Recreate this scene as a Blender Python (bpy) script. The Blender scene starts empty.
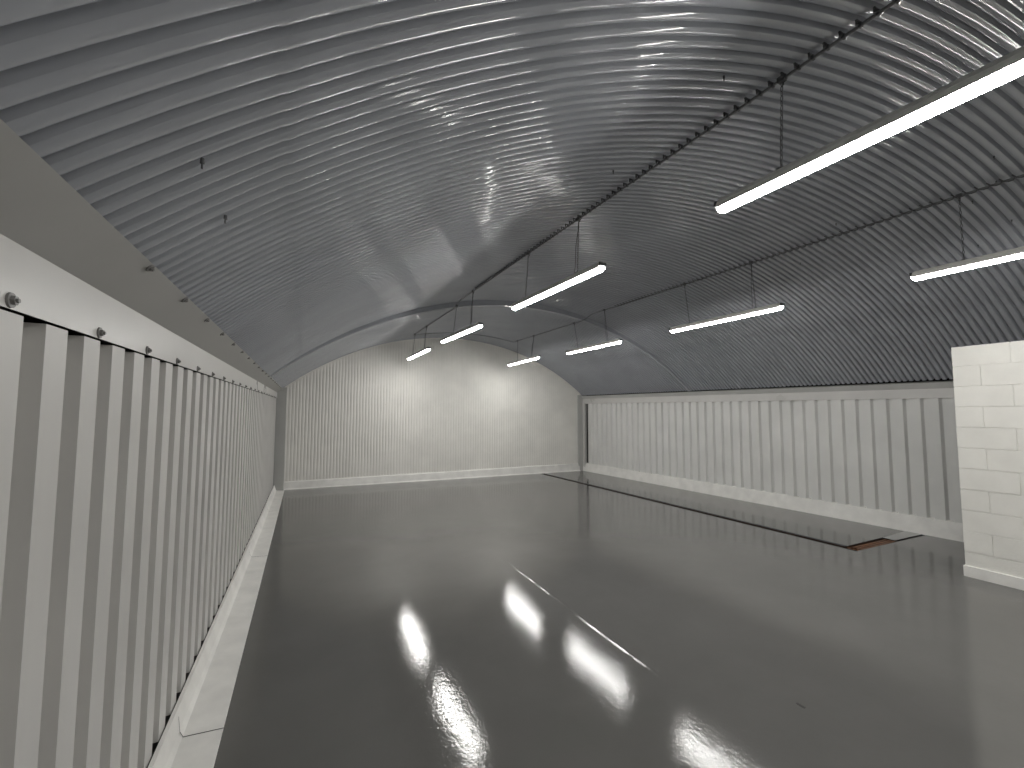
import bpy, bmesh, math, random
from mathutils import Vector, Matrix
random.seed(7)
K = 1.75                      # camera height in metres; layout numbers below are in camera heights, z from eye level
C = bpy.context.scene.collection
def V(x, y, z): return Vector((x*K, y*K, (z+1.0)*K))
def s(y): return 1.0-0.0125*(y-1.5)          # the hall narrows very slightly towards the far end

# ---------------------------------------------------------------- materials
def nt(name):
    m = bpy.data.materials.new(name); m.use_nodes = True
    n = m.node_tree.nodes; l = m.node_tree.links
    return m, n, l, n['Principled BSDF']
def paint(name, col, rough=0.4, mottle=0.06, mscale=3.0, bump=0.1, bscale=60.0, bdist=0.002, rvar=0.08, spec=0.5, low=None, coat=0.0):
    m, n, l, b = nt(name)
    tc = n.new('ShaderNodeTexCoord')
    a = n.new('ShaderNodeTexNoise'); a.inputs['Scale'].default_value = mscale; a.inputs['Detail'].default_value = 6
    l.new(tc.outputs['Object'], a.inputs['Vector'])
    r = n.new('ShaderNodeValToRGB'); r.color_ramp.elements[0].position = .3; r.color_ramp.elements[1].position = .7
    lo = [c*(1-mottle) for c in col]; hi = [min(1, c*(1+mottle)) for c in col]
    r.color_ramp.elements[0].color = (*lo, 1); r.color_ramp.elements[1].color = (*hi, 1)
    l.new(a.outputs['Fac'], r.inputs['Fac']); l.new(r.outputs['Color'], b.inputs['Base Color'])
    mr = n.new('ShaderNodeMapRange'); mr.inputs['To Min'].default_value = max(.02, rough-rvar); mr.inputs['To Max'].default_value = rough+rvar
    l.new(a.outputs['Fac'], mr.inputs['Value']); l.new(mr.outputs['Result'], b.inputs['Roughness'])
    b.inputs['Specular IOR Level'].default_value = spec
    b.inputs['Coat Weight'].default_value = coat
    if bump > 0:
        t = n.new('ShaderNodeTexNoise'); t.inputs['Scale'].default_value = bscale; t.inputs['Detail'].default_value = 4
        l.new(tc.outputs['Object'], t.inputs['Vector'])
        h = t.outputs['Fac']
        if low:
            t2 = n.new('ShaderNodeTexNoise'); t2.inputs['Scale'].default_value = low[0]; t2.inputs['Detail'].default_value = 3
            l.new(tc.outputs['Object'], t2.inputs['Vector'])
            mx = n.new('ShaderNodeMath'); mx.operation = 'MULTIPLY_ADD'; mx.inputs[1].default_value = low[1]
            l.new(t2.outputs['Fac'], mx.inputs[0]); l.new(h, mx.inputs[2]); h = mx.outputs[0]
        bp = n.new('ShaderNodeBump'); bp.inputs['Strength'].default_value = bump; bp.inputs['Distance'].default_value = bdist
        l.new(h, bp.inputs['Height']); l.new(bp.outputs['Normal'], b.inputs['Normal'])
    return m
M = {}
M['ceiling'] = paint('ceiling_paint', (.375, .39, .42), .07, .05, 2.0, .09, 26, .0016, .02, .32, (7, 1.8))
M['flashing'] = paint('flashing_paint', (.38, .375, .36), .42, .05, 3)
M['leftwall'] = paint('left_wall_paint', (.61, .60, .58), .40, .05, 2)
M['beam'] = paint('beam_paint', (.58, .57, .55), .30, .05, 2, .15, 20, .003)
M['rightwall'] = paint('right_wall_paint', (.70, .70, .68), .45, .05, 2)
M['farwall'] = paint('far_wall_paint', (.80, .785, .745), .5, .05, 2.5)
M['plinth'] = paint('plinth_paint', (.80, .79, .76), .4, .08, 5, .3, 30, .004)
M['return'] = paint('return_paint', (.47, .47, .455), .5, .05, 3)
M['block'] = paint('block_paint', (.80, .79, .745), .45, .04, 4, .6, 120, .002, .08, .5, (40, 2))
M['void'] = paint('void_dark', (.01, .01, .01), .9, 0, 3, 0)
M['darkmetal'] = paint('dark_metal', (.07, .072, .075), .5, .2, 20, .2)
M['conduit'] = paint('conduit_grey', (.16, .165, .17), .4, .1, 10, .2)
M['bolt'] = paint('bolt_steel', (.20, .195, .19), .35, .2, 30, .2)
M['body'] = paint('lamp_body', (.75, .74, .70), .4, .05, 10, 0)
M['rust'] = paint('rusty_steel', (.040, .018, .010), .6, .6, 14, .8, 60, .004, .1)
M['cover'] = paint('cover_plate_grey', (.34, .34, .33), .3, .05, 3)
M['crack'] = paint('crack_dark', (.03, .028, .026), .8, .1, 3, 0)

def floor_mat():
    m, n, l, b = nt('floor_gloss_paint')
    tc = n.new('ShaderNodeTexCoord')
    a = n.new('ShaderNodeTexNoise'); a.inputs['Scale'].default_value = .6; a.inputs['Detail'].default_value = 8; a.inputs['Roughness'].default_value = .6
    l.new(tc.outputs['Object'], a.inputs['Vector'])
    r = n.new('ShaderNodeValToRGB'); r.color_ramp.elements[0].position = .3; r.color_ramp.elements[1].position = .72
    r.color_ramp.elements[0].color = (.108, .106, .101, 1); r.color_ramp.elements[1].color = (.135, .132, .126, 1)
    l.new(a.outputs['Fac'], r.inputs['Fac']); l.new(r.outputs['Color'], b.inputs['Base Color'])
    a2 = n.new('ShaderNodeTexNoise'); a2.inputs['Scale'].default_value = 1.1; a2.inputs['Detail'].default_value = 5
    l.new(tc.outputs['Object'], a2.inputs['Vector'])
    mr = n.new('ShaderNodeMapRange'); mr.inputs['To Min'].default_value = .05; mr.inputs['To Max'].default_value = .10
    l.new(a2.outputs['Fac'], mr.inputs['Value']); l.new(mr.outputs['Result'], b.inputs['Roughness'])
    t = n.new('ShaderNodeTexNoise'); t.inputs['Scale'].default_value = 34; t.inputs['Detail'].default_value = 4; t.inputs['Roughness'].default_value = .6
    t2 = n.new('ShaderNodeTexNoise'); t2.inputs['Scale'].default_value = 2.2; t2.inputs['Detail'].default_value = 3
    l.new(tc.outputs['Object'], t.inputs['Vector']); l.new(tc.outputs['Object'], t2.inputs['Vector'])
    mx = n.new('ShaderNodeMath'); mx.operation = 'MULTIPLY_ADD'; mx.inputs[1].default_value = 2.0
    l.new(t2.outputs['Fac'], mx.inputs[0]); l.new(t.outputs['Fac'], mx.inputs[2])
    bp = n.new('ShaderNodeBump'); bp.inputs['Strength'].default_value = .34; bp.inputs['Distance'].default_value = .0020
    l.new(mx.outputs[0], bp.inputs['Height']); l.new(bp.outputs['Normal'], b.inputs['Normal'])
    b.inputs['Specular IOR Level'].default_value = .5
    return m
M['floor'] = floor_mat()
def emit_mat(name, st):
    m, n, l, b = nt(name)
    b.inputs['Base Color'].default_value = (.9, .9, .9, 1)
    b.inputs['Emission Color'].default_value = (1, .985, .95, 1)
    b.inputs['Emission Strength'].default_value = st
    return m
M['diffuser'] = emit_mat('lit_diffuser', 63.0)

# ---------------------------------------------------------------- helpers
def link(name, bm, mat, parent=None, smooth=False, origin=None):
    me = bpy.data.meshes.new(name)
    if origin is not None: bmesh.ops.translate(bm, verts=bm.verts, vec=-Vector(origin))
    bmesh.ops.recalc_face_normals(bm, faces=bm.faces)
    bm.to_mesh(me); bm.free()
    me.materials.append(mat)
    if smooth:
        for p in me.polygons: p.use_smooth = True
    o = bpy.data.objects.new(name, me); C.objects.link(o)
    if origin is not None: o.location = origin
    if parent: o.parent = parent
    return o
def pmesh(name, vs, fs, mat, parent=None, smooth=False, recalc=True):
    me = bpy.data.meshes.new(name); me.from_pydata([tuple(v) for v in vs], [], fs)
    me.materials.append(mat)
    if smooth:
        for p in me.polygons: p.use_smooth = True
    me.update()
    o = bpy.data.objects.new(name, me); C.objects.link(o)
    if parent: o.parent = parent
    return o
def struct(o): o['kind'] = 'structure'; return o
def thing(name, label, cat, loc, group=None):
    o = bpy.data.objects.new(name, None); C.objects.link(o); o.location = loc; o.empty_display_size = .1
    o['label'] = label; o['category'] = cat
    if group: o['group'] = group
    return o
def tag(o, label, cat, group=None):
    o['label'] = label; o['category'] = cat
    if group: o['group'] = group
    return o
def add_box(bm, a, b, bevel=0):
    a = Vector(a); b = Vector(b); c = (a+b)/2; d = b-a
    r = bmesh.ops.create_cube(bm, size=1.0, matrix=Matrix.Translation(c) @ Matrix.Diagonal((abs(d.x), abs(d.y), abs(d.z), 1)))
    if bevel:
        es = {e for v in r['verts'] for e in v.link_edges}
        bmesh.ops.bevel(bm, geom=list(es), offset=bevel, segments=2, affect='EDGES', profile=.7)
def add_tube(bm, pts, r, seg=8, cap=True):
    pts = [Vector(p) for p in pts]; rings = []
    for i, p in enumerate(pts):
        t = (pts[min(i+1, len(pts)-1)]-pts[max(i-1, 0)]).normalized()
        up = Vector((0, 0, 1)) if abs(t.z) < .9 else Vector((1, 0, 0))
        a = t.cross(up).normalized(); b = t.cross(a)
        rr = r[i] if isinstance(r, (list, tuple)) else r
        rings.append([bm.verts.new(p+a*rr*math.cos(2*math.pi*k/seg)+b*rr*math.sin(2*math.pi*k/seg)) for k in range(seg)])
    for i in range(len(rings)-1):
        for k in range(seg):
            bm.faces.new((rings[i][k], rings[i][(k+1) % seg], rings[i+1][(k+1) % seg], rings[i+1][k]))
    if cap: bm.faces.new(rings[0][::-1]); bm.faces.new(rings[-1])
def loft(bm, secs, close=False):
    rows = [[bm.verts.new(p) for p in q] for q in secs]
    n = len(rows[0])
    for i in range(len(rows)-1):
        for k in range(n if close else n-1):
            bm.faces.new((rows[i][k], rows[i][(k+1) % n], rows[i+1][(k+1) % n], rows[i+1][k]))
    if close: bm.faces.new(rows[0][::-1]); bm.faces.new(rows[-1])

# ---------------------------------------------------------------- arch geometry
Y0, YR, YF = -2.60, 4.20, 6.50        # back of the hall, step in the roof, far wall
def circ(L, Rt, top):
    cx = (L[0]+Rt[0])/2; w = (Rt[0]-L[0])/2; zm = (L[1]+Rt[1])/2; sg = top-zm
    R = (w*w+sg*sg)/(2*sg); return cx, top-R, R
def ends(y, far=False):
    if far: return (-.296, .296+.004*y), (4.71*s(y), .255+.0085*y), 1.158
    return (-.296, .296+.004*y), (4.72*s(y), .258+.0085*y), 1.207
def arch(y, u, far=False, off=0.0):          # u 0..1 left to right, off = inward offset
    L, Rt, top = ends(y, far); cx, cz, R = circ(L, Rt, top)
    a0 = math.atan2(L[1]-cz, L[0]-cx); a1 = math.atan2(Rt[1]-cz, Rt[0]-cx)
    a = a0+(a1-a0)*u
    return (cx+(R-off)*math.cos(a), cz+(R-off)*math.sin(a))
def arch_z(y, x, far=False):
    L, Rt, top = ends(y, far); cx, cz, R = circ(L, Rt, top)
    return cz+math.sqrt(max(0, R*R-(x-cx)**2))
PITCH = .0425
# trapezoid cross-section: wide flat crest facing the room, narrow groove
PROF = [(0, 0), (.06, .0), (.15, .50), (.21, .85), (.235, .89), (.30, .93), (.37, .97), (.44, .99), (.50, 1), (.56, .99), (.63, .97), (.70, .93), (.765, .89), (.79, .85), (.85, .50), (.94, 0)]
def roof(name, ya, yb, far):
    vs, fs = [], []
    NU = 110
    seams = [.056, .348, .641] if not far else [.36, .65]
    us = sorted([k/NU for k in range(NU+1) if all(abs(k/NU-q) > .003 for q in seams)]+[q-.0008 for q in seams]+[q+.0008 for q in seams])
    depth = .0190
    ys = []
    y = math.floor(ya/PITCH)*PITCH
    while y < yb:
        for f, h in PROF:
            yy = y+f*PITCH
            if ya <= yy <= yb: ys.append((yy, h))
        y += PITCH
    n = len(us)
    for yy, h in ys:
        wob = .0008*math.sin(yy*37)+.0006*math.sin(yy*11.3)
        for u in us:
            lap = .0014*(sum(u > q for q in seams) % 2)
            x, z = arch(yy, u, far, depth*h-depth+lap+wob*math.sin(u*23))
            vs.append(V(x, yy, z))
    for i in range(len(ys)-1):
        for k in range(n-1):
            a = i*n+k
            fs.append((a, a+1, a+n+1, a+n))
    o = pmesh(name, vs, fs, M['ceiling'], smooth=True)
    o.data.set_sharp_from_angle(angle=math.radians(22)) if hasattr(o.data, 'set_sharp_from_angle') else None
    return struct(o)
roof('ceiling', Y0, YR, False)
roof('ceiling', YR, YF+.02, True)
# step between the two roof heights
bm = bmesh.new()
secs = []
for k in range(81):
    u = k/80
    a = arch(YR, u, False, -.03); b = arch(YR, u, True, .006)
    secs.append([V(a[0], YR-.006, a[1]), V(b[0], YR-.006, b[1]), V(b[0], YR+.03, b[1]), V(a[0], YR+.03, a[1])])
loft(bm, secs)
struct(link('trim_1', bm, M['ceiling']))
# outer shell over the roof so no light leaks
vs, fs = [], []
for i, y in enumerate((Y0-.05, YR, YF+.1)):
    for k in range(41):
        x, z = arch(y, -.03+1.06*k/40, False, -.06); vs.append(V(x, y, z))
for i in range(2):
    for k in range(40): a = i*41+k; fs.append((a, a+1, a+42, a+41))
struct(pmesh('ceiling_outer_shell', vs, fs, M['void']))

# ---------------------------------------------------------------- floor with the trench cut out
TX0, TX1 = 3.665, 3.735        # trench left / right edge at y=2.15
def tx(x, y): return x*(1-.0075*(y-2.15))
TY0, TY1 = 1.885, 1.955        # cross leg
XR = 5.1
def floor_poly():
    vs, fs = [], []
    def quad(p):
        b = len(vs); vs.extend([V(x, y, -1) for x, y in p]); fs.append((b, b+1, b+2, b+3))
    quad([(-.6, Y0-.1), (XR, Y0-.1), (XR, TY0), (-.6, TY0)])
    quad([(-.6, TY0), (tx(TX0, TY0), TY0), (tx(TX0, YF), YF+.1), (-.6, YF+.1)])
    quad([(tx(TX1, TY1), TY1+.03), (XR, TY1+.065), (XR, YF+.1), (tx(TX1, YF), YF+.1)])
    # sliver beyond the cross leg, right of the rusty part, so the cover plate has a bed
    quad([(4.72, TY0), (XR, TY0), (XR, TY1+.065), (4.72, TY1+.065)])
    return vs, fs
vs, fs = floor_poly()
struct(pmesh('floor', vs, fs, M['floor']))
# trench
tr = thing('drain_channel', 'narrow rusty L-shaped floor drain channel running along the right wall', 'drain', V(3.70, 2.0, -1))
def child(o): o.parent = tr; o.matrix_parent_inverse = Matrix.Translation(-tr.location); return o
D = .03
bm = bmesh.new()
a0 = (tx(TX0, TY0), TY0)
def P(x, y, z): return V(x, y, z)
# long leg: floor and sides
y1 = YF-.06
loft(bm, [[P(tx(TX0, y), y, -1), P(tx(TX0, y), y, -1-D), P(tx(TX1, y), y, -1-D), P(tx(TX1, y), y, -1)] for y in (TY0, 3, 4.5, y1)])
child(link('channel', bm, M['rust']))
bm = bmesh.new()
loft(bm, [[P(x, TY0, -1), P(x, TY0, -1-D), P(x, TY1+dy, -1-D), P(x, TY1+dy, -1)] for x, dy in ((tx(TX0, TY0), .03), (4.25, .035), (4.72, .065))])
child(link('channel', bm, M['rust']))
bm = bmesh.new()        # steel angle lips
loft(bm, [[P(tx(TX1, y)-.008, y, -1.004), P(tx(TX1, y)+.006, y, -.9985)] for y in (TY1+.03, 4, y1)])
loft(bm, [[P(tx(TX0, y)-.006, y, -.9985), P(tx(TX0, y)+.012, y, -1.003)] for y in (TY0, 4, y1)])
child(link('steel_lip', bm, M['darkmetal']))
bm = bmesh.new()        # flat rusty bars in the cross leg
for k in range(3):
    o_ = .012+.026*k
    loft(bm, [[P(3.71, TY0+o_, -1.006), P(3.71, TY0+o_+.017, -1.006)], [P(4.25, TY0+o_+.008, -1.006), P(4.25, TY0+o_+.025, -1.006)]])
child(link('grate_bar', bm, paint('rust_bar', (.16, .065, .025), .5, .5, 20, .8, 60, .004)))
bm = bmesh.new()
loft(bm, [[P(4.25, TY0+.022, -.9985), P(4.25, TY1+.037, -.9985)], [P(4.70, TY0+.022, -.9985), P(4.70, TY1+.066, -.9985)]])
o = child(link('cover_plate', bm, M['cover'])); o['label'] = 'painted grey cover plate'

# low ridge in the floor paint down the middle
rng = random.Random(3)
def ridge(pts_y, xf, r, name):
    bm = bmesh.new(); secs = []
    for y in pts_y:
        x = xf(y); h = r*(.55+.45*abs(math.sin(y*19))+.25*rng.random())
        w = .014
        secs.append([V(x-w, y, -1.0001), V(x, y, -1+h), V(x+w, y, -1.0001)])
    loft(bm, secs)
    return link(name, bm, M['floor'])
ys = [1.33+.02*i for i in range(0, 80)]
struct(ridge(ys, lambda y: 1.252+.003*math.sin(y*6)+.01*(y-1.9)/1.0*.5, .00066, 'trim_2'))

# ---------------------------------------------------------------- left wall
XL = -.352; DL = .028; PL = .1225
def ribs_left():
    vs, fs = [], []
    y = .871-PL*12
    pts = []
    while y < 6.28:
        if y > Y0-.05:
            pts += [(y-.001, XL-DL), (y+.001, XL), (y+.066, XL), (y+.070, XL-DL)]
        y += PL
    for yy, x in pts:
        zt = .1215+.0105*yy
        z0 = -.932
        pass
        vs += [V(x, yy, z0), V(x, yy, zt)]
    for i in range(len(pts)-1): a = 2*i; fs.append((a, a+2, a+3, a+1))
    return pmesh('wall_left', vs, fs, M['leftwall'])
struct(ribs_left())
bm = bmesh.new()   # dark void and outer skin behind the ribs
add_box(bm, V(XL-.12, Y0-.05, -1.05), V(XL-.075, YF+.05, .45))
struct(link('wall_left_outer', bm, M['void']))
# beam (fascia) over the ribs
def prism_y(name, prof, ya, yb, mat, n=2, parent=None):
    n = 30
    bm = bmesh.new(); secs = []
    for i in range(n+1):
        y = ya+(yb-ya)*i/n; secs.append([V(x, y, z) for x, z in prof(y)])
    loft(bm, secs, True)
    return link(name, bm, mat, parent)
struct(prism_y('trim_3', lambda y: [(XL+.006, .1235+.0105*y), (XL+.006, .213+.0075*y), (XL-.06, .213+.0075*y), (XL-.06, .150+.0105*y)], Y0, 6.45, M['beam']))
# sloping closure sheet up to the roof
struct(prism_y('trim_4', lambda y: [(XL+.005, .2135+.0075*y), (-.277, .2815+.0045*y), (-.284, .287+.0045*y), (XL-.06, .2135+.0075*y)], Y0, 6.45, M['flashing']))
# plinth at the foot of the left wall
struct(prism_y('baseboard_left', lambda y: [(-.20-.004*y, -1.001), (-.202-.004*y, -.996), (-.313, -.992), (-.323, -.975), (-.336, -.925), (-.347, -.925), (-.347, -1.001)], Y0, 6.45, M['plinth'], 6))
bm = bmesh.new()     # joints between plinth lengths
for yj, in ((1.70,), (3.55,), (5.1,)):
    loft(bm, [[V(-.338, yj+.05, -.924), V(-.3385, yj+.054, -.924)], [V(-.3205, yj, -.974), V(-.3205, yj+.004, -.974)], [V(-.3115, yj, -.9915), V(-.3115, yj+.004, -.9915)], [V(-.205, yj, -.9955), V(-.205, yj+.004, -.9955)]])
struct(link('trim_5', bm, M['crack']))
# corner returns
bm = bmesh.new(); add_box(bm, V(-.40, 6.40, -1), V(-.236, 6.6, .33)); struct(link('trim_6', bm, M['return']))
bm = bmesh.new(); add_box(bm, V(4.325, 6.47, -1), V(4.55, 6.7, .32)); struct(link('trim_7', bm, M['return']))

# bolts on the left fascia
def hexbolt(name, label, loc, axis, r, group, cat='bolt'):
    t = thing(name, label, cat, loc, group)
    rot = Vector((0, 0, 1)).rotation_difference(Vector(axis)).to_matrix().to_4x4()
    def part(nm, segs, r1, h0, h1, bev=0):
        bm = bmesh.new()
        bmesh.ops.create_cone(bm, cap_ends=True, segments=segs, radius1=r1, radius2=r1*.96, depth=h1-h0, matrix=rot @ Matrix.Translation((0, 0, (h0+h1)/2)))
        return link(nm, bm, M['bolt'], t)
    part('washer', 16, r*1.0, 0, r*.30)
    part('bolt_head', 6, r*.62, r*.30, r*.70)
    part('threaded_end', 10, r*.3, r*.70, r*.95)
    return t
def copy_tree(o):
    c = o.copy(); C.objects.link(c)
    for ch in list(o.children):
        d = ch.copy(); C.objects.link(d); d.parent = c
    return c
ordw = ['nearest', 'second nearest', 'third nearest', 'fourth nearest', 'fifth nearest', 'sixth nearest', 'seventh nearest', 'eighth nearest', 'ninth nearest', 'tenth nearest']
src = None
for i in range(21):
    y = .768+.265*i
    loc = V(XL+.0055, y, .1425+.0085*(y-.775))
    if src is None: src = t = hexbolt('fascia_bolt', '', loc, (1, 0, 0), .018, 'bolts along the lower edge of the left fascia')
    else: t = copy_tree(src); t.location = loc
    t['label'] = (ordw[i]+' hex bolt with washer on lower edge of the left white fascia') if i < 8 else 'small distant hex bolt towards far end of the left white fascia'
src = None
for i in range(20):
    y = 1.05+.268*i
    loc = V(-.283, y, .275+.0050*y)
    if src is None: src = t = hexbolt('roof_edge_bolt', '', loc, (.75, 0, -.66), .016, 'bolts along the left edge of the roof sheeting')
    else: t = copy_tree(src); t.location = loc
    t['label'] = (ordw[i]+' bolt where the left grey closure strip meets the corrugated roof') if i < 6 else 'tiny distant bolt on left edge of the corrugated roof'

# ---------------------------------------------------------------- far wall
def far_wall():
    vs, fs = [], []; p = .0405
    x = -.30; cols = []
    while x < 4.5:
        for f, d in ((0, 0), (.16, .0035), (.5, .0045), (.84, .0035)):
            cols.append((x+f*p, YF-d))
        x += p
    for xx, yy in cols:
        zt = arch_z(YF, min(max(xx, -.27), 4.40), True)+.03
        vs += [V(xx, yy, -.93), V(xx, yy, zt)]
    for i in range(len(cols)-1): a = 2*i; fs.append((a, a+2, a+3, a+1))
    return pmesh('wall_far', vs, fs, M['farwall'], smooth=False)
WF = struct(far_wall())
bm = bmesh.new(); add_box(bm, V(-.6, YF+.06, -1.05), V(5.0, YF+.1, 1.3)); struct(link('wall_far_outer', bm, M['void']))
# bottom rail with sloped top
bm = bmesh.new(); secs = []
for x in (-.335, 4.345):
    dz = .006*(x)
    secs.append([V(x, 6.44, -1.001), V(x, 6.44, -.995), V(x, 6.46, -.985), V(x, 6.475, -.905+dz), V(x, 6.495, -.895+dz), V(x, 6.53, -.895+dz), V(x, 6.53, -1.001)])
loft(bm, secs, True); struct(link('baseboard_far', bm, M['plinth']))
# thin flashing where wall meets roof
bm = bmesh.new(); secs = []
for k in range(61):
    u = .005+.985*k/60
    a = arch(YF, u, True, .0); b = arch(YF, u, True, .020)
    secs.append([V(a[0], 6.478, a[1]), V(b[0], 6.482, b[1]), V(b[0], 6.492, b[1]), V(a[0], 6.492, a[1])])
loft(bm, secs); struct(link('trim_8', bm, M['farwall']))
# screws on the far wall in three rows
src = None
bm = bmesh.new()
for zz in (-.62, -.32, .12, .52):
    for k in range(34):
        xx = -.16+.134*k+.02*math.sin(k*3.1+zz*9)
        if zz > arch_z(YF, xx, True)-.1: continue
        c = V(xx, YF-.006, zz+.006*math.sin(k*1.7))
        bmesh.ops.create_cone(bm, cap_ends=True, segments=8, radius1=.009, radius2=.007, depth=.006, matrix=Matrix.Translation(c) @ Matrix.Rotation(math.pi/2, 4, 'X'))
o = link('sheeting_screws', bm, M['farwall'])
o.name = 'screw'; o['kind'] = 'stuff'; o.parent = WF

# ---------------------------------------------------------------- right wall
def XRW(y): return 4.725*s(y)
def ribs_right():
    vs, fs = [], []; p = .1175
    y = 1.765-p*21; pts = []
    while y < 6.38:
        if y > Y0-.05: pts += [(y, 0), (y+.068, 0), (y+.074, 1), (y+.104, 1)]
        y += p
    pts = [q for q in pts if q[0] < 6.385]
    for yy, d in pts:
        x = XRW(yy)+d*.025
        vs += [V(x, yy, -.862), V(x, yy, .118+.0078*yy)]
    for i in range(len(pts)-1): a = 2*i; fs.append((a, a+2, a+3, a+1))
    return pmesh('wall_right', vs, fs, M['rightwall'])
struct(ribs_right())
bm = bmesh.new()
loft(bm, [[V(XRW(y)+.07, y, -1.02), V(XRW(y)+.07, y, .5)] for y in (Y0-.1, YF+.1)])
struct(link('wall_right_outer', bm, M['void']))
struct(prism_y('trim_9', lambda y: [(XRW(y)-.010, .116+.0078*y), (XRW(y)-.010, .193+.0098*y), (XRW(y)+.09, .193+.0098*y), (XRW(y)+.09, .116+.0078*y)], Y0, 6.48, M['beam'], 4))
struct(prism_y('trim_10', lambda y: [(XRW(y)-.009, .1935+.0098*y), (XRW(y)-.034, .246+.0085*y), (XRW(y)+.09, .262+.0085*y), (XRW(y)+.09, .1935+.0098*y)], Y0, 6.48, M['return'], 4))
struct(prism_y('baseboard_right', lambda y: [(4.695*s(y), -1.001), (4.697*s(y), -.99), (XRW(y)-.009, -.862), (XRW(y)+.05, -.852), (XRW(y)+.05, -1.001)], Y0, 6.46, M['plinth'], 4))
bm = bmesh.new(); add_box(bm, V(XRW(6.43)-.018, 6.40, -.99), V(XRW(6.43)+.09, 6.50, .20)); struct(link('trim_11', bm, M['beam']))
bm = bmesh.new(); add_box(bm, V(XRW(6.36)-.006, 6.345, -.855), V(XRW(6.36)+.05, 6.372, .168)); struct(link('trim_12', bm, M['crack']))

# ---------------------------------------------------------------- painted block partition on the right
bx = 3.73; yE = 1.322; yB = Y0; TH = .11
bm = bmesh.new()
add_box(bm, V(bx+.004, yB, -1), V(bx+TH-.004, yE-.004, .42))
rows = 11; ch = (.4274+.9343)/10.66
rr = random.Random(5)
z = .4274
r_ = 0
while z > -1:
    zb = max(z-ch, -1.0)
    y = yE; first = True
    while y > yB:
        ln = (.262 if not (first and r_ % 2 == 1) else .131)
        y2 = max(y-ln, yB)
        g = .0022
        j = rr.uniform(-.0006, .0006)
        add_box(bm, V(bx+j, y2+g, zb+g), V(bx+TH-.001, y-g, z-g), .004)
        y = y2; first = False
    z = zb; r_ += 1
struct(link('wall_partition', bm, M['block']))
bm = bmesh.new(); add_box(bm, V(bx-.012, yB, -1), V(bx+TH, yE+.004, -.934), .004); struct(link('baseboard_partition', bm, M['plinth']))

# back wall behind the viewer
bm = bmesh.new(); add_box(bm, V(-.6, Y0-.08, -1.02), V(5.2, Y0-.02, 1.4)); struct(link('wall_back', bm, M['farwall']))

# ---------------------------------------------------------------- conduits on the roof
def conduit(name, label, xn, group=None):
    pts = []
    y = Y0+.02
    while y < 5.97:
        x = xn*s(y)/s(2)
        if y < 4.02: z = arch_z(y, x)-.016
        elif y < 4.38:
            f = (y-4.02)/.36; z = (arch_z(y, x)-.016)*(1-f)+(arch_z(y, x, True)-.012)*f-.02*math.sin(f*math.pi)
        else: z = arch_z(y, x, True)-.012
        pts.append((x, y, z)); y += .06
    t = thing(name, label, 'conduit', V(*pts[0]))
    bm = bmesh.new(); add_tube(bm, [V(*p) for p in pts], .009, 8)
    o = link('pipe', bm, M['conduit'], smooth=True); o.parent = t; o.matrix_parent_inverse = Matrix.Translation(-t.location)
    return t, pts
cA, ptsA = conduit('roof_conduit', 'dark conduit fixed along the roof crown above the left row of lights', 1.365)
cB, ptsB = conduit('roof_conduit', 'thin conduit along right slope of the roof above the right row of lights', 2.955)
def xz(pts, y):
    for a, b in zip(pts, pts[1:]):
        if a[1] <= y <= b[1]:
            f = (y-a[1])/(b[1]-a[1]); return a[0]+(b[0]-a[0])*f, a[2]+(b[2]-a[2])*f
    return pts[-1][0], pts[-1][2]
def clip_mesh(big):
    bm = bmesh.new()
    if big:      # clamp plate with stub bolts to the left
        add_box(bm, (-.012, -.007, -.010), (.010, .007, .014), .002)
        add_box(bm, (-.040, -.005, .006), (-.012, .005, .016), .002)
        bmesh.ops.create_cone(bm, cap_ends=True, segments=6, radius1=.007, radius2=.006, depth=.02, matrix=Matrix.Translation((-.034, 0, -.002)))
    else:
        add_tube(bm, [(-.055, -.02, .012), (-.03, -.03, -.002), (0, -.01, -.013), (.01, .02, -.010), (-.02, .045, -.004), (-.055, .055, .012)], .005, 6)
    me = bpy.data.meshes.new('clip'); bmesh.ops.recalc_face_normals(bm, faces=bm.faces); bm.to_mesh(me); bm.free(); me.materials.append(M['darkmetal']); return me
for t, pts, big, nm, n in ((cA, ptsA, True, 'clamp', 96), (cB, ptsB, False, 'cable_loop', 90)):
    me = clip_mesh(big)
    for k in range(n):
        y = .34+k*PITCH
        if y > 3.6: break
        x, z = xz(pts, y)
        o = bpy.data.objects.new(nm, me); C.objects.link(o); o.parent = t
        o.location = V(x, y, z)-t.location
# cross conduit linking both rows near the far wall
bm = bmesh.new(); pts = []
for k in range(41):
    x = ptsA[-1][0]+(ptsB[-1][0]-ptsA[-1][0])*k/40; pts.append(V(x, 5.95, arch_z(5.95, x, True)-.010))
add_tube(bm, pts, .008, 8)
o = link('cross_conduit', bm, M['conduit'], smooth=True, origin=pts[0]); tag(o, 'thin curved conduit crossing the roof near the far wall between both light rows', 'conduit')

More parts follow.
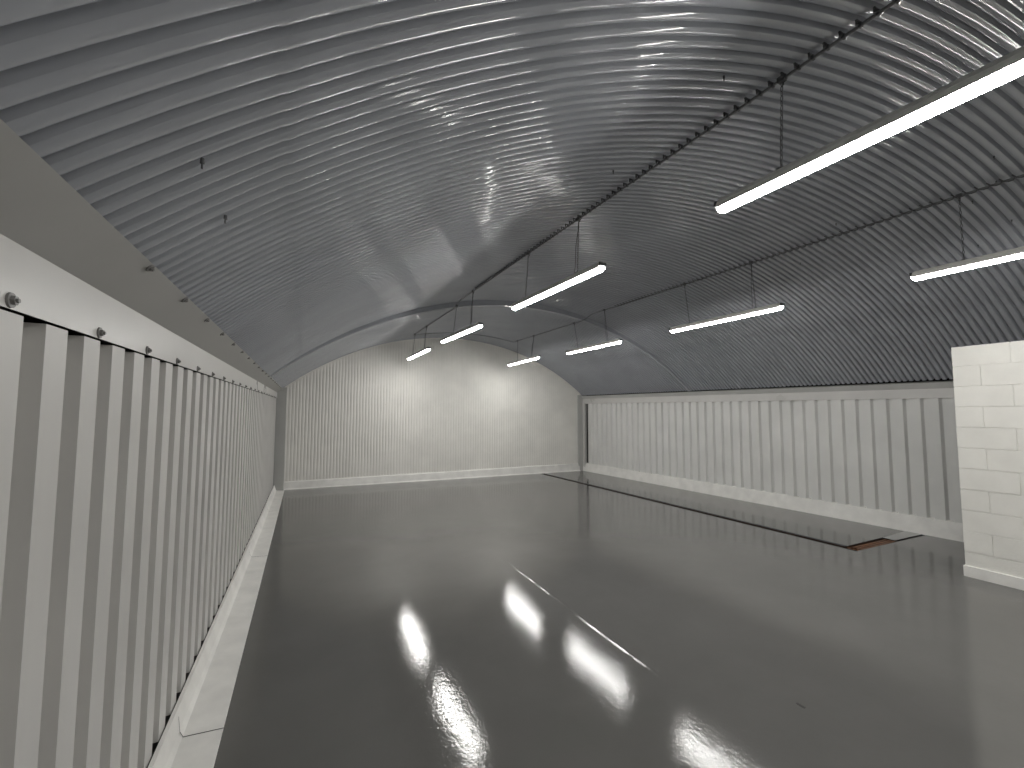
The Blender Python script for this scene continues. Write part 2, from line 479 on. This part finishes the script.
# small stray screws in the roof
rr = random.Random(11)
src = None
for (u, y) in ((.64, .86), (.66, .98), (.60, .80), (.575, .66), (.78, .98), (.74, 1.1), (.71, .92), (.03, .80), (.03, 1.02), (.30, .9), (.31, 1.5), (.62, 1.5), (.68, 1.9), (.57, .56)):
    x, z = arch(y, u, False, .001)
    if src is None:
        bm = bmesh.new()
        bmesh.ops.create_cone(bm, cap_ends=True, segments=8, radius1=.006, radius2=.005, depth=.014)
        bmesh.ops.create_cone(bm, cap_ends=True, segments=8, radius1=.003, radius2=.002, depth=.02, matrix=Matrix.Translation((0, 0, -.012)))
        src = o = link('roof_screw', bm, M['darkmetal'])
    else: o = src.copy(); C.objects.link(o)
    o.location = V(x, y, z)
    tag(o, 'small dark screw end poking through the corrugated roof sheeting', 'screw', 'screw ends dotted over the roof sheeting')

# ---------------------------------------------------------------- suspended LED battens
def chain_mesh(L, r=.0035, kind=0):
    bm = bmesh.new(); z = 0; i = 0
    step = .030
    while z < L:
        a = z; b = min(z+step*1.15, L+.004)
        dx, dy = ((.006, 0) if i % 2 else (0, .006))
        pts = [Vector((0, 0, a)), Vector((dx, dy, a+.006)), Vector((dx, dy, b-.006)), Vector((0, 0, b)), Vector((-dx, -dy, b-.006)), Vector((-dx, -dy, a+.006)), Vector((0, 0, a))]
        add_tube(bm, pts, r*.62, 5, False)
        z += step; i += 1
    return bm
def lamp(x0, ya, x1, yb, zc, label, pts, wires, group):
    """one suspended batten from ya to yb, bottom of the diffuser at zc"""
    cx, cy = (x0+x1)/2, (ya+yb)/2
    base = V(cx, cy, zc); L = (yb-ya-.016)*K
    ang = -math.atan2((x1-x0), (yb-ya))
    t = thing('suspended_strip_light', label, 'light', base, group); t.rotation_euler = (0, 0, ang)
    h = L/2
    # body: shallow trough section
    bm = bmesh.new()
    sec = [(-.047, .034), (-.050, .062), (-.034, .090), (.034, .090), (.050, .062), (.047, .034), (.043, .034), (.043, .055), (-.043, .055), (-.043, .034)]
    loft(bm, [[Vector((a*f, y, .066+(b-.066)*f)) for a, b in sec] for y, f in ((-h+.012, .7), (-h+.03, 1), (h-.03, 1), (h-.012, .7))], True)
    link('body', bm, M['body'], t)
    bm = bmesh.new()      # rounded lit diffuser
    sec = [(.041*math.cos(a), .048-.043*math.sin(a)) for a in [math.pi*k/8 for k in range(9)]]
    loft(bm, [[Vector((a*f, y, .050+(b-.050)*f)) for a, b in sec] for y, f in ((-h, .35), (-h+.014, .8), (-h+.035, 1), (h-.035, 1), (h-.014, .8), (h, .35))], True)
    link('diffuser', bm, M['diffuser'], t, smooth=True)
    for sg in (-1, 1):
        bm = bmesh.new(); add_box(bm, (-.036, sg*(h-.014), .050), (.036, sg*(h+.004), .086), .004); link('end_cap', bm, M['darkmetal'], t)
    for wy in wires:
        f = (wy-ya)/(yb-ya); xx = x0+(x1-x0)*f
        px, pz = xz(pts, wy)
        bz = .092
        top = V(px, wy, pz-.004); loc = V(xx, wy, zc); ln = top.z-loc.z-bz
        ly = (wy-cy)*K/math.cos(ang)
        bm = chain_mesh(ln)
        # lean the chain to meet the conduit exactly
        dxw = (px-xx)*K
        sh = Matrix.Identity(4); sh[0][2] = dxw/ln
        bmesh.ops.transform(bm, matrix=Matrix.Translation((0, ly, bz)) @ sh, verts=bm.verts)
        ch = link('suspension_chain', bm, M['darkmetal'], t)
        bm = bmesh.new()
        add_tube(bm, [(dxw, ly, bz+ln-.035), (dxw+.012, ly, bz+ln-.02), (dxw+.010, ly, bz+ln), (dxw, ly, bz+ln+.006)], .006, 6)
        add_box(bm, (dxw-.016, ly-.020, bz+ln-.008), (dxw+.016, ly+.020, bz+ln+.022), .003)
        link('hook', bm, M['darkmetal'], ch)
        if wy == wires[0] and ya > 1:
            bm = bmesh.new()
            add_tube(bm, [(dxw*f_+.006*math.sin(f_*9), ly+.055*(1-f_), bz+ln*f_) for f_ in [k/12 for k in range(13)]], .0035, 6)
            link('power_cable', bm, M['darkmetal'], t, smooth=True)
        bm = bmesh.new(); add_box(bm, (-.038, ly-.008, .092), (.038, ly+.008, .098)); add_tube(bm, [(-.01, ly, .096), (-.006, ly, .11), (.006, ly, .11), (.01, ly, .096)], .002, 5)
        link('bracket', bm, M['darkmetal'], t)
    return t
dz = -.026
A = [(1.380, .095, 1.356, 1.106, [.25, .862], 'large nearest glowing strip light at top right, hung from the crown conduit'),
     (1.361, 1.789, 1.323, 2.802, [2.02, 2.62], 'glowing strip light in left row, second from camera, bright in mid roof'),
     (1.335, 3.47, 1.277, 4.46, [3.68, 4.13], 'glowing strip light in left row, third from camera, at the roof step'),
     (1.29, 5.054, 1.267, 6.10, [5.26, 5.85], 'small farthest glowing strip light of the left row, beside far wall')]
B = [(3.00, .19, 2.998, 1.211, [.40, .99], 'glowing strip light above the block partition, cut by the right picture edge'),
     (2.994, 1.914, 2.976, 2.954, [2.12, 2.73], 'glowing strip light in right row, second from camera, above right wall'),
     (2.934, 3.588, 2.918, 4.603, [3.80, 4.36], 'glowing strip light in right row, third from camera, near the roof step'),
     (2.792, 5.097, 2.825, 6.14, [5.32, 5.80], 'small farthest glowing strip light of the right row, beside far wall')]
lights = []  # last lamp of each row is unseen, added to brighten the left wall ribs
A.append((1.365, -1.62, 1.365, -.60, [-1.4, -.8], 'unseen strip light added to the left row behind the camera'))
B.append((3.02, -1.53, 3.02, -.51, [-1.3, -.7], 'unseen strip light added to the right row behind the camera'))
for x0, ya, x1, yb, w, lab in A: lights.append(lamp(x0, ya, x1, yb, .755+dz, lab, ptsA, w, 'suspended strip lights'))
for x0, ya, x1, yb, w, lab in B: lights.append(lamp(x0, ya, x1, yb, .750+dz, lab, ptsB, w, 'suspended strip lights'))

# short dark sliver lying on the floor
bm = bmesh.new(); add_box(bm, V(1.563, .985, -1), V(1.571, 1.013, -.9985))
o = link('dark_splinter', bm, M['crack']); tag(o, 'tiny dark splinter lying on the glossy grey floor near the front', 'debris')

# ---------------------------------------------------------------- camera
cam = bpy.data.cameras.new('camera'); co = bpy.data.objects.new('camera', cam); C.objects.link(co)
f, yaw, pitch, roll = 437.008, .439105, .0667733, .00191710
cy_, sy_ = math.cos(yaw), math.sin(yaw)
F = Vector((sy_*math.cos(pitch), cy_*math.cos(pitch), math.sin(pitch)))
R1 = Vector((cy_, -sy_, 0)); U1 = R1.cross(F)
R2 = R1*math.cos(roll)+U1*math.sin(roll); U2 = -R1*math.sin(roll)+U1*math.cos(roll)
m = Matrix((R2, U2, -F)).transposed().to_4x4(); m.translation = Vector((0, 0, K))
co.matrix_world = m
cam.sensor_fit = 'HORIZONTAL'; cam.sensor_width = 36; cam.lens = f/1024*36; cam.clip_start = .02
sc = bpy.context.scene; sc.camera = co
w = bpy.data.worlds.new('world'); sc.world = w; w.use_nodes = True
w.node_tree.nodes['Background'].inputs['Color'].default_value = (.02, .02, .022, 1)
sc.view_settings.view_transform = 'Standard'; sc.view_settings.look = 'None'
sc.view_settings.exposure = 0
